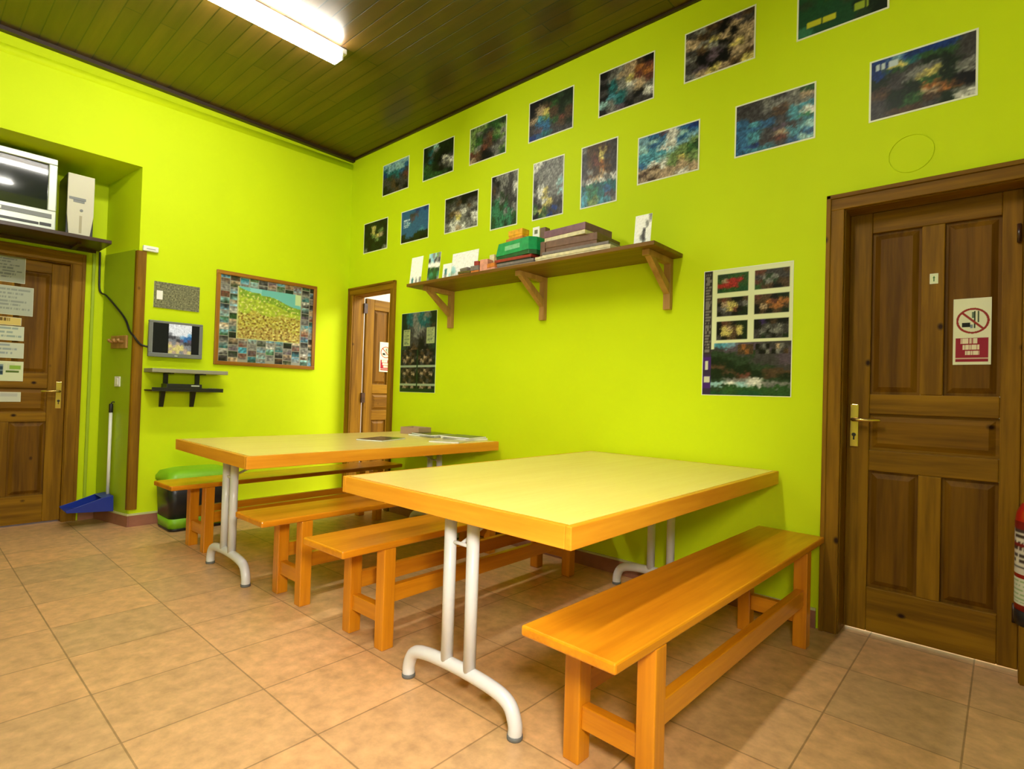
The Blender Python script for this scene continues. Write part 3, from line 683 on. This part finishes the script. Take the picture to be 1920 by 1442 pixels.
# bin
bn = empty('waste_bin', (0.235,-1.44,0), 0, 'black bin with a green lid and green base on the floor by the left wall', 'bin')
def rrect(a, b_, r, n=5):
    pts = []
    for (cx_,cy_,s0) in ((a-r,b_-r,0),(-a+r,b_-r,90),(-a+r,-b_+r,180),(a-r,-b_+r,270)):
        for i in range(n+1):
            an = math.radians(s0+90*i/n); pts.append((cx_+r*math.cos(an), cy_+r*math.sin(an)))
    return pts
def loft(mb, rings, smooth=True):
    vs = [[mb.bm.verts.new((x,y,z)) for (x,y) in pts] for (pts,z) in rings]; n = len(vs[0]); fs = []
    for i in range(len(vs)-1):
        for k_ in range(n):
            f = mb.bm.faces.new((vs[i][k_],vs[i][(k_+1)%n],vs[i+1][(k_+1)%n],vs[i+1][k_])); f.smooth = smooth; fs.append(f)
    fs += [mb.bm.faces.new(vs[0][::-1]), mb.bm.faces.new(vs[-1])]; mb._mark(fs)
k = MB(); loft(k,[(rrect(0.155,0.215,0.05),0.0),(rrect(0.16,0.22,0.05),0.022)]); k.build('foot_ring', M_black, bn)
k = MB(); loft(k,[(rrect(0.158,0.218,0.05),0.022),(rrect(0.163,0.223,0.05),0.095)]); k.build('base_band', M_lime, bn)
k = MB(); loft(k,[(rrect(0.160,0.220,0.05),0.095),(rrect(0.172,0.236,0.055),0.365)]); k.build('body', M_black, bn)
k = MB(); loft(k,[(rrect(0.178,0.243,0.055),0.365),(rrect(0.178,0.243,0.055),0.395),(rrect(0.150,0.225,0.06),0.435),(rrect(0.10,0.17,0.07),0.455)]); k.build('lid', M_lime, bn)
k = MB(); k.box(0.16,0.20,-0.10,0.02,0.012,0.03); k.build('pedal', M_black, bn, bevel=0.004)

# ------------------------------------------------------------------ high shelf, television and tower over the recessed door
hs = empty('high_shelf', (-0.4985,-2.55,2.158), 0, 'dark brown shelf high above the recessed door, carrying the television', 'shelf')
MB().box(0,0.385,-0.585,0.575,0,0.028).build('board', M_dark, hs, bevel=0.003)
k = MB(); k.box(0,0.022,-0.56,0.55,-0.022,-0.0005); k.build('wall_batten', M_dark, hs)
for y in (-0.45, 0.40):
    k = MB(); k.box(0.022,0.26,y-0.012,y+0.012,-0.020,-0.0005); k.build('bracket', M_dark, hs)
tv = empty('television', (-0.17,-2.60,2.1865), 0, 'silver box television with a dark glossy screen on the high dark shelf', 'television')
k = MB(); W_, Hh = 0.295, 0.525; sx0, sx1, sz0, sz1 = -0.245, 0.245, 0.145, 0.480
k.box(-0.035,0,-W_,W_,0.0,sz0); k.box(-0.035,0,-W_,W_,sz1,Hh); k.box(-0.035,0,-W_,sx0,sz0,sz1); k.box(-0.035,0,sx1,W_,sz0,sz1)
k.build('front_frame', M_silver, tv, bevel=0.006)
k = MB(); k.prism([(-0.035,-0.285),(-0.035,0.285),(-0.16,0.26),(-0.31,0.15),(-0.31,-0.15),(-0.16,-0.26)],'z',0.012,0.50); k.build('rear_shell', M_black, tv, bevel=0.01)
k = MB(); nn = 10; g_ = []
for j in range(nn+1):
    row = []
    for i in range(nn+1):
        a = i/nn*2-1; b_ = j/nn*2-1
        row.append(k.bm.verts.new((-0.006-0.008*(a*a+b_*b_), a*0.245, 0.3125+b_*0.1675)))
    g_.append(row)
for j in range(nn):
    for i in range(nn): f = k.bm.faces.new((g_[j][i],g_[j][i+1],g_[j+1][i+1],g_[j+1][i])); f.smooth = True
k.build('screen', M_glass, tv)
k = MB(); k.box(0,0.004,-0.27,0.27,0.085,0.118); k.build('control_strip', M_silverdk, tv, bevel=0.001)
k = MB(); k.box(0,0.004,-0.27,0.20,0.028,0.046); k.box(0,0.004,0.205,0.27,0.028,0.05); k.build('speaker_grille', M_black, tv, bevel=0.001)
k = MB(); k.box(0.0041,0.008,-0.05,0.0,0.092,0.112); k.build('badge', M_white, tv, bevel=0.001)
tw = empty('computer_tower', (-0.17,-2.165,2.1865), 0, 'beige front computer tower standing beside the television on the high shelf', 'computer')
MB().box(-0.30,-0.012,-0.082,0.082,0,0.455).build('case', M_black, tw, bevel=0.004)
k = MB(); k.prism([(-0.066,0.0),(0.060,0.0),(0.080,0.16),(0.080,0.455),(-0.080,0.455),(-0.080,0.16)],'x',-0.012,0.006); k.build('front_panel', mat('beige_plastic',(0.58,0.55,0.42),0.4), tw, bevel=0.003)
k = MB(); k.box(0.006,0.0085,-0.070,0.030,0.262,0.282); k.box(0.006,0.0085,-0.045,0.022,0.245,0.262); k.build('drive_slot', M_silverdk, tw, bevel=0.001)
k = MB(); k.lathe([(0.010,0.006),(0.010,0.010)],0.005,0.190,16,'x'); k.build('power_button', M_silverdk, tw)
k = MB(); k.box(0.006,0.0075,-0.006,0.010,0.02,0.15); k.build('port_strip', mat('tan_plastic',(0.38,0.34,0.22),0.5), tw)

# ------------------------------------------------------------------ tables
TW, TL, TH, TT = 1.1438, 1.795, 0.7524, 0.066
def make_table(label, loc, rz):
    """local frame: origin on the floor at the wall-end left corner, +x across, -y into the room"""
    t = empty('dining_table', loc, rz, label, 'table', 'folding tables end-on to the right wall')
    e = 0.022
    MB().box(e,TW-e,-TL+e,-e,TH-TT+0.002,TH).build('tabletop', M_top, t)
    for (a,b_) in ((0,e-0.0003),(TW-e+0.0003,TW)):
        MB().box(a,b_,-TL,0,TH-TT,TH-0.0008).build('edging', M_edgeY, t, bevel=0.0025)
    for (a,b_) in ((-e+0.0003,0),(-TL,-TL+e-0.0003)):
        MB().box(e,TW-e,a,b_,TH-TT,TH-0.0008).build('edging', M_edgeX, t, bevel=0.0025)
    for ye, sg_ in ((-TL+0.135,1),(-0.135,-1)):
        lg = MB(); cx_ = TW/2
        lg.tube(resample([(cx_-0.276,ye,0.012),(cx_-0.274,ye,0.05),(cx_-0.245,ye,0.100),(cx_-0.17,ye,0.122),(cx_,ye,0.130),(cx_+0.17,ye,0.122),(cx_+0.245,ye,0.100),(cx_+0.274,ye,0.05),(cx_+0.276,ye,0.012)],5),0.024,14)
        fo = lg.build('leg_foot', M_steel, t)
        for s in (-1,1):
            k = MB(); k.lathe([(0.025,0.0),(0.026,0.003),(0.026,0.014)],cx_+s*0.276,ye,16); k.build('foot_cap', M_rubber, fo)
            k = MB(); k.tube([(cx_+s*0.0587,ye,0.128),(cx_+s*0.0587,ye,TH-TT-0.02)],0.0225,16); k.build('leg', M_steel, t)
        k = MB(); k.box(cx_-0.30,cx_+0.30,ye-0.02,ye+0.02,TH-TT-0.022,TH-TT+0.001); k.build('leg_rail', M_steel, t, bevel=0.003)
        k = MB(); k.tube([(cx_,ye,TH-TT-0.12),(cx_,ye+sg_*0.18,TH-TT-0.045),(cx_,ye+sg_*0.34,TH-TT-0.006)],0.007,8)
        k.tube([(cx_-0.0587,ye,TH-TT-0.12),(cx_+0.0587,ye,TH-TT-0.12)],0.007,8); k.build('folding_stay', M_steel, t)
    return t
make_table('large pale-topped folding table nearest the camera with orange wooden edging', (2.9971,-0.0300,0), -0.0042)
make_table('pale-topped folding table farther from the camera with magazines on it', (1.077,-0.0420,0), -0.0273)
# ------------------------------------------------------------------ benches
BW, BL, BH, BT = 0.310, 1.835, 0.459, 0.030
def make_bench():
    b = empty('wooden_bench', (0,0,0), 0, 'x', 'bench', 'orange pine benches along the tables')
    MB().box(0,BW,-BL,0,BH-BT,BH).build('seat', M_bench, b, bevel=0.006)
    lw, li = 0.058, 0.002
    ends = ((-BL+0.235-0.03, -BL+0.235+0.03), (-0.235-0.03, -0.235+0.03))
    for (a,c) in ends:
        for (p,q_) in ((li,li+lw),(BW-li-lw,BW-li)):
            MB().box(p,q_,a,c,0,BH-BT-0.0005).build('leg', M_benchV, b, bevel=0.004)
        MB().box(li+lw,BW-li-lw,a+0.012,c-0.012,0.105,0.175).build('cross_rail', M_benchX, b, bevel=0.003)
    for (p,q_) in ((li+0.012,li+lw-0.012),(BW-li-lw+0.012,BW-li-0.012)):
        MB().box(p,q_,ends[0][1],ends[1][0],0.190,0.262).build('stretcher', M_bench, b, bevel=0.003)
    return b
bench0 = make_bench()
spots = [((4.045,-0.030,0),-0.0275,'orange wooden bench closest to the camera, its far end beside the near door frame'),
         ((0.7252,-0.050,0),0.0356,'orange wooden bench farthest back, along the left wall behind the far table'),
         ((2.060,-0.030,0),-0.0036,'orange wooden bench on the camera side of the far table'),
         ((2.7191,-0.022,0),0.0127,'orange wooden bench tucked left of the near large table')]
for i, (loc, rz, lab) in enumerate(spots):
    b = bench0 if i == 0 else copy_tree(bench0)
    b.location = loc; b.rotation_euler = (0,0,rz); b['label'] = lab

# ------------------------------------------------------------------ magazines and tray on the far table
ZT = TH + 0.0006
def flat(name, cx_, cy_, w_, d_, h_, rz, m_, label, cat, group=None, z=ZT, pages=True, cover=None):
    o = empty(name, (cx_,cy_,z), rz, label, cat, group)
    if pages:
        MB().box(-w_/2,w_/2,-d_/2,d_/2,0.0008,h_-0.0008).build('pages', M_paper, o)
        MB().box(-w_/2-0.001,w_/2+0.001,-d_/2-0.001,d_/2+0.001,h_-0.0008,h_).build('cover', m_, o)
        MB().box(-w_/2-0.001,w_/2+0.001,-d_/2-0.001,d_/2+0.001,0,0.0008).build('back_cover', m_, o)
    else: MB().box(-w_/2,w_/2,-d_/2,d_/2,0,h_).build('body', m_, o, bevel=0.002)
    return o
G_mag = 'magazines on the far table'
flat('magazine', 1.69,-0.73,0.21,0.29,0.008,0.35, mat('dark_cover',(0.06,0.07,0.06),0.25), 'single dark magazine lying alone near the middle of the far table','magazine',G_mag)
flat('magazine', 1.60,-0.20,0.28,0.22,0.012,0.1, mat('green_cover',(0.05,0.22,0.08),0.25), 'green magazine lying at the left of the pile by the wall','magazine',G_mag)
flat('magazine', 1.635,-0.215,0.27,0.21,0.010,-0.12, mat('black_cover',(0.02,0.02,0.022),0.25), 'black magazine on top of the green one in the pile','magazine',G_mag, z=ZT+0.0125)
flat('magazine', 1.95,-0.17,0.29,0.215,0.014,-0.05, mat('white_cover',(0.6,0.62,0.6),0.25), 'white magazine at the right of the pile by the wall','magazine',G_mag)
flat('magazine', 1.96,-0.19,0.28,0.20,0.010,0.12, mat('violet_cover',(0.08,0.06,0.12),0.25), 'dark violet magazine on top of the white one','magazine',G_mag, z=ZT+0.0145)
flat('magazine', 2.06,-0.43,0.22,0.17,0.008,0.5, mat('pinkish_cover',(0.62,0.5,0.45),0.3), 'pale leaflet nearest the camera at the right end of the far table','magazine',G_mag)
bx = empty('cardboard_box', (1.37,-0.17,ZT), 0.15, 'small pinkish brown open box by the wall on the far table', 'box')
k = MB()
for (a,b_,c,d) in ((-0.10,0.10,-0.075,-0.071),(-0.10,0.10,0.071,0.075),(-0.10,-0.096,-0.071,0.071),(0.096,0.10,-0.071,0.071)): k.box(a,b_,c,d,0.003,0.055)
k.box(-0.10,0.10,-0.075,0.075,0,0.003); k.build('carton', mat('kraft_card',(0.42,0.27,0.17),0.7), bx)
k = MB(); k.box(-0.09,0.085,-0.06,0.055,0.0035,0.035); k.build('contents', M_paper, bx)

# ------------------------------------------------------------------ long wall shelf with brackets and its load
SX0, SX1, SD, SZ = 1.425, 3.580, 0.355, 1.955
ls = empty('long_wall_shelf', (SX0,0,SZ), 0, 'long brown wooden shelf on three brackets on the right wall', 'shelf')
MB().box(0,SX1-SX0,-SD,-0.0005,-0.024,0).build('board', M_shelf, ls, bevel=0.003)
for x in (1.585, 2.555, 3.500):
    X = x - SX0; k = MB(); w2 = 0.022
    k.box(X-w2,X+w2,-0.036,-0.001,-0.325,-0.0245)
    k.box(X-w2,X+w2,-0.30,-0.036,-0.058,-0.0245)
    k.prism([(-0.036,-0.235),(-0.036,-0.175),(-0.215,-0.058),(-0.275,-0.058)],'x',X-w2+0.003,X+w2-0.003)
    k.build('bracket', M_brkt, ls, bevel=0.002)
def flyer(name, x0, x1, y, z0, h_, rows, seed, lab, lean=0.10, rz=0.0, W_=False, textc=None):
    o = D.objects.new(name, picture_mesh(x1-x0, h_, (photo(rows, seed, rough=0.10, gain=1.05) if rows else (lambda u,v: (238,240,232))), name=name, step=0.006, border=0.001))
    C.objects.link(o); o.location = (x0, y, z0+0.0005); o.rotation_euler = (-lean, 0, rz)
    return tagit(o, lab, 'leaflet', 'leaflets standing on the long shelf')
flyer('leaflet',1.430,1.572,-0.330,SZ,0.215,["WWWWWW","WWWWWW","WWWWWW","WWWWWW","WTWAWA"],3,'white leaflet standing at the far left end of the long shelf')
flyer('leaflet',1.595,1.735,-0.290,SZ,0.232,["CSACLA","NCSNAN","WWWWWW","FGFGFF","GVVGGV","AGGGFA"],4,'blue and green picture leaflet second from the left on the long shelf')
flyer('leaflet',1.790,1.885,-0.300,SZ,0.120,["WWWW","WTWW","WAWC"],6,'low white leaflet in front of the taller white one on the long shelf')
flyer('leaflet',1.800,2.085,-0.225,SZ,0.215,["WWWWWW","WWWWWW","CWWWWW","WWWWWA"],8,'wide white leaflet leaning behind a low one on the long shelf')
def gbox(name, x0, x1, y0, y1, z0, z1, side, top, lab, rz=0, group=None, lid=True, cat='box'):
    cx_, cy_ = (x0+x1)/2, (y0+y1)/2; o = empty(name, (cx_,cy_,z0+0.0006), rz, lab, cat, group); a, b_, h_ = (x1-x0)/2, (y1-y0)/2, z1-z0-0.0012
    if lid:
        MB().box(-a+0.003,a-0.003,-b_+0.003,b_-0.003,0,h_*0.5).build('tray', side, o, bevel=0.001)
        MB().box(-a,a,-b_,b_,h_*0.35,h_).build('lid', top, o, bevel=0.002)
    else: MB().box(-a,a,-b_,b_,0,h_).build('body', top, o, bevel=0.002)
    return o
def cm(n, c, r=0.4): return mat(n, s2l(c), r, noise_amt=0.25, noise_scale=30)
GG = 'board games and boxes on the long shelf'
c_brown = cm('brown_card',(112,80,62)); c_purp = cm('purple_card',(118,78,92)); c_green = cm('green_card',(10,150,80)); c_dkgreen = cm('dark_green_card',(25,85,45))
c_red = cm('red_card',(150,50,35)); c_cream = cm('cream_card',(215,205,165)); c_yel = cm('yellow_card',(235,170,35)); c_oran = cm('orange_card',(205,120,50)); c_grey = cm('grey_card',(120,110,105)); c_pink = cm('pink_card',(215,150,125)); c_blk = cm('black_card',(35,22,20)); c_olive = cm('olive_card',(95,85,35))
# small clutter between the leaflets and the green box
gbox('card_game_box',2.00,2.12,-0.33,-0.25,SZ,SZ+0.030,c_oran,c_olive,'small olive card box lying at the left of the game boxes',0.1,GG)
gbox('card_game_box',2.01,2.10,-0.325,-0.26,SZ+0.030,SZ+0.055,c_grey,c_grey,'small grey box on top of the olive card box',-0.15,GG)
gbox('card_game_box',2.135,2.215,-0.335,-0.265,SZ,SZ+0.052,c_oran,c_grey,'grey topped card box beside the olive card box',0.05,GG)
gbox('card_game_box',2.15,2.22,-0.235,-0.165,SZ,SZ+0.115,c_yel,c_yel,'upright bright yellow box behind the small card boxes',0.0,GG,lid=False)
gbox('card_game_box',2.23,2.30,-0.335,-0.27,SZ,SZ+0.085,c_pink,c_pink,'upright pink card box left of the red flat game',0.1,GG,lid=False)
gbox('card_game_box',2.24,2.285,-0.25,-0.20,SZ,SZ+0.135,c_cream,c_cream,'slim cream box standing tallest among the small card boxes',0.0,GG,lid=False)
gbox('card_game_box',2.31,2.39,-0.345,-0.28,SZ,SZ+0.045,c_pink,c_oran,'orange lidded card box below the red flat game',-0.1,GG)
gbox('board_game_box',2.40,2.72,-0.340,-0.06,SZ,SZ+0.030,c_grey,c_grey,'flat grey game box at the bottom under the red one',0.02,GG)
gbox('board_game_box',2.37,2.70,-0.335,-0.055,SZ+0.030,SZ+0.062,c_blk,c_red,'flat red and black game box directly beneath the green one',0.0,GG)
gb = empty('board_game_box',(2.565,-0.205,SZ+0.0626),-0.12,'bright green game box with pale lettering, on the red box','box',GG)
k = MB(); k.prism([(-0.19,-0.125),(0.135,-0.125),(0.165,-0.08),(0.165,0.12),(-0.16,0.12)],'z',0,0.045); k.build('tray',c_dkgreen,gb,bevel=0.003)
k = MB(); loft(k,[([(-0.193,-0.128),(0.138,-0.128),(0.168,-0.08),(0.168,0.123),(-0.163,0.123)],0.028),([(-0.175,-0.120),(0.128,-0.120),(0.158,-0.075),(0.158,0.115),(-0.150,0.115)],0.115)],False); k.build('lid',c_green,gb)
k = MB(); k.box(-0.10,0.05,-0.1265,-0.124,0.055,0.085); k.build('title_patch',cm('pale_green_print',(130,200,150)),gb)
gbox('board_game_box',2.385,2.555,-0.245,-0.155,SZ+0.178,SZ+0.225,c_oran,c_oran,'orange box lying directly on the green game box',-0.12,GG)
gbox('card_game_box',2.40,2.535,-0.235,-0.165,SZ+0.225,SZ+0.282,c_yel,c_yel,'yellow box stacked on the orange one above the green game box',-0.05,GG)
ck = sheet('playing_card',0.058,0.098,lambda u,v:(120,120,90) if inr(u,v,.28,.72,.52,.80) else (245,240,230),(2.600,-0.205,SZ+0.179),rz=0.0,step=0.004,border=0.001)
tagit(ck,'tiny white card with a grey square standing on the green game box','card',GG)
gbox('card_game_box',2.668,2.715,-0.215,-0.165,SZ+0.178,SZ+0.262,c_brown,c_brown,'small brown box standing right of the tiny white card on the green box',0.0,GG,lid=False)
gbox('card_game_box',2.742,2.778,-0.115,-0.07,SZ+0.028,SZ+0.215,c_cream,c_cream,'tall slim cream box between the green and the purple topped boxes',0.0,GG,lid=False)
gbox('card_game_box',2.105,2.14,-0.25,-0.21,SZ,SZ+0.085,c_yel,c_oran,'small upright orange topped box behind the olive card box',0.2,GG,lid=True)
gbox('card_game_box',2.315,2.36,-0.245,-0.20,SZ,SZ+0.13,c_cream,c_yel,'slim cream box with yellow lid just left of the green game box',0.1,GG,lid=True)
gbox('card_game_box',2.165,2.205,-0.33,-0.29,SZ+0.0525,SZ+0.085,c_red,c_red,'tiny red box lying on the grey topped card box',0.2,GG,lid=False)
gbox('board_game_box',2.74,3.30,-0.345,-0.06,SZ,SZ+0.028,c_cream,c_cream,'long flat cream box at the bottom right of the shelf pile',0.0,GG)
gbox('board_game_box',2.78,3.27,-0.325,-0.055,SZ+0.028,SZ+0.056,c_cream,c_grey,'flat grey topped box on the long cream one',0.015,GG)
gbox('board_game_box',2.80,3.18,-0.315,-0.04,SZ+0.056,SZ+0.125,c_brown,c_brown,'deep brown game box under the purple one',0.03,GG)
gbox('board_game_box',2.79,3.12,-0.320,-0.045,SZ+0.125,SZ+0.195,c_cream,c_purp,'purple lidded game box, topmost of the pile on the shelf',-0.06,GG)
gbox('board_game_box',2.745,2.785,-0.30,-0.12,SZ+0.028,SZ+0.135,c_brown,c_brown,'slim brown box on edge left of the purple topped pile',0.0,GG,lid=False)
flyer('leaflet',3.395,3.500,-0.250,SZ,0.195,["WWWWWA","WWWWAW","WWWNWW","WWANWW","WWWAWW"],16,'white folded leaflet standing at the right end of the long shelf')

# ------------------------------------------------------------------ fire extinguisher
fe = empty('fire_extinguisher', (5.112,-0.125,0.275), 0, 'red fire extinguisher with white labels right of the near door', 'fire extinguisher')
k = MB(); k.lathe([(0.060,0.0),(0.078,0.004),(0.080,0.03),(0.080,0.062)],0,0,28); k.build('base_ring', M_black, fe)
k = MB(); k.lathe([(0.0795,0.062),(0.0795,0.40),(0.076,0.43),(0.062,0.462),(0.036,0.485),(0.022,0.49)],0,0,32); k.build('cylinder', M_red, fe)
def curved_label(z0, z1, fn, name):
    bm = bmesh.new(); lay = bm.verts.layers.float_color.new('ink'); nu, nv = 48, 30; g2 = []
    for j in range(nv+1):
        row = []
        for i in range(nu+1):
            u, v = i/nu, j/nv; a = math.radians(-200+220*u)
            q = bm.verts.new((0.0802*math.cos(a),0.0802*math.sin(a),z0+(z1-z0)*v)); q[lay] = (*s2l(fn(u,v)),1); row.append(q)
        g2.append(row)
    for j in range(nv):
        for i in range(nu): f = bm.faces.new((g2[j][i],g2[j][i+1],g2[j+1][i+1],g2[j+1][i])); f.smooth = True
    me = D.meshes.new(name); bm.to_mesh(me); bm.free(); me.materials.append(M_print)
    o = D.objects.new(name, me); C.objects.link(o); o.parent = fe
def lab1(u, v):
    if v > 0.86 or 0.50 < v < 0.60 : return (120,30,25)
    return text_marks(u,v,0.02,0.98,0.05,0.85,7,3,0.55,(70,55,50)) or (205,195,180)
curved_label(0.20,0.40,lab1,'instruction_label')
curved_label(0.085,0.185,lambda u,v:(205,205,180) if not text_marks(u,v,0.05,0.95,0.1,0.9,5,9,0.4,(1,1,1)) else (150,170,120),'lower_label')
k = MB(); k.lathe([(0.022,0.485),(0.024,0.52),(0.018,0.54)],0,0,16); k.build('valve', M_brass, fe)
k = MB(); k.prism([(0.02,0.535),(0.10,0.565),(0.10,0.575),(-0.01,0.56),(-0.01,0.535)],'y',-0.010,0.010); k.prism([(0.015,0.515),(0.09,0.505),(0.09,0.515),(0.015,0.53)],'y',-0.010,0.010); k.build('handle', M_black, fe, bevel=0.002)
k = MB(); k.tube(resample([(0.02,0,0.50),(0.07,0.0,0.50),(0.092,0,0.44),(0.094,0,0.20),(0.094,0,0.10)],5),0.009,10); k.build('hose', M_black, fe)
k = MB(); k.box(-0.02,0.02,0.076,0.0985,0.30,0.36); k.build('wall_bracket', M_blackm, fe)

# ------------------------------------------------------------------ ceiling lamps
def make_lamp(label, x, y0, y1, m=None):
    o = empty('ceiling_lamp', (x,(y0+y1)/2,H-0.0008), 0, label, 'ceiling lamp', 'fluorescent ceiling battens'); hl = (y1-y0)/2
    MB().box(-0.030,0.030,-hl-0.05,hl+0.05,-0.036,0).build('housing', mat('lamp_housing',(0.75,0.75,0.72),0.4), o, bevel=0.003)
    k = MB(); k.prism([(-0.05,-0.038),(-0.056,-0.060),(-0.045,-0.098),(0.045,-0.098),(0.056,-0.060),(0.05,-0.038)],'y',-hl,hl); k.build('diffuser', m or M_lamp, o, bevel=0.004)
    for s in (-1,1): MB().box(-0.052,0.052,min(s*hl,s*(hl+0.012)),max(s*hl,s*(hl+0.012)),-0.094,-0.0365).build('end_cap', M_white, o, bevel=0.002)
    return o
make_lamp('long lit fluorescent batten on the board ceiling, cut by the top of the photo', 1.565, -2.60, -1.10)
make_lamp('lit fluorescent batten behind the camera, outside the photo', 3.85, -3.65, -2.05, mat('bright_lamp_diffuser', (0.9,0.9,0.9), 0.4, emit=(1.0,0.965,0.87), es=88.0))
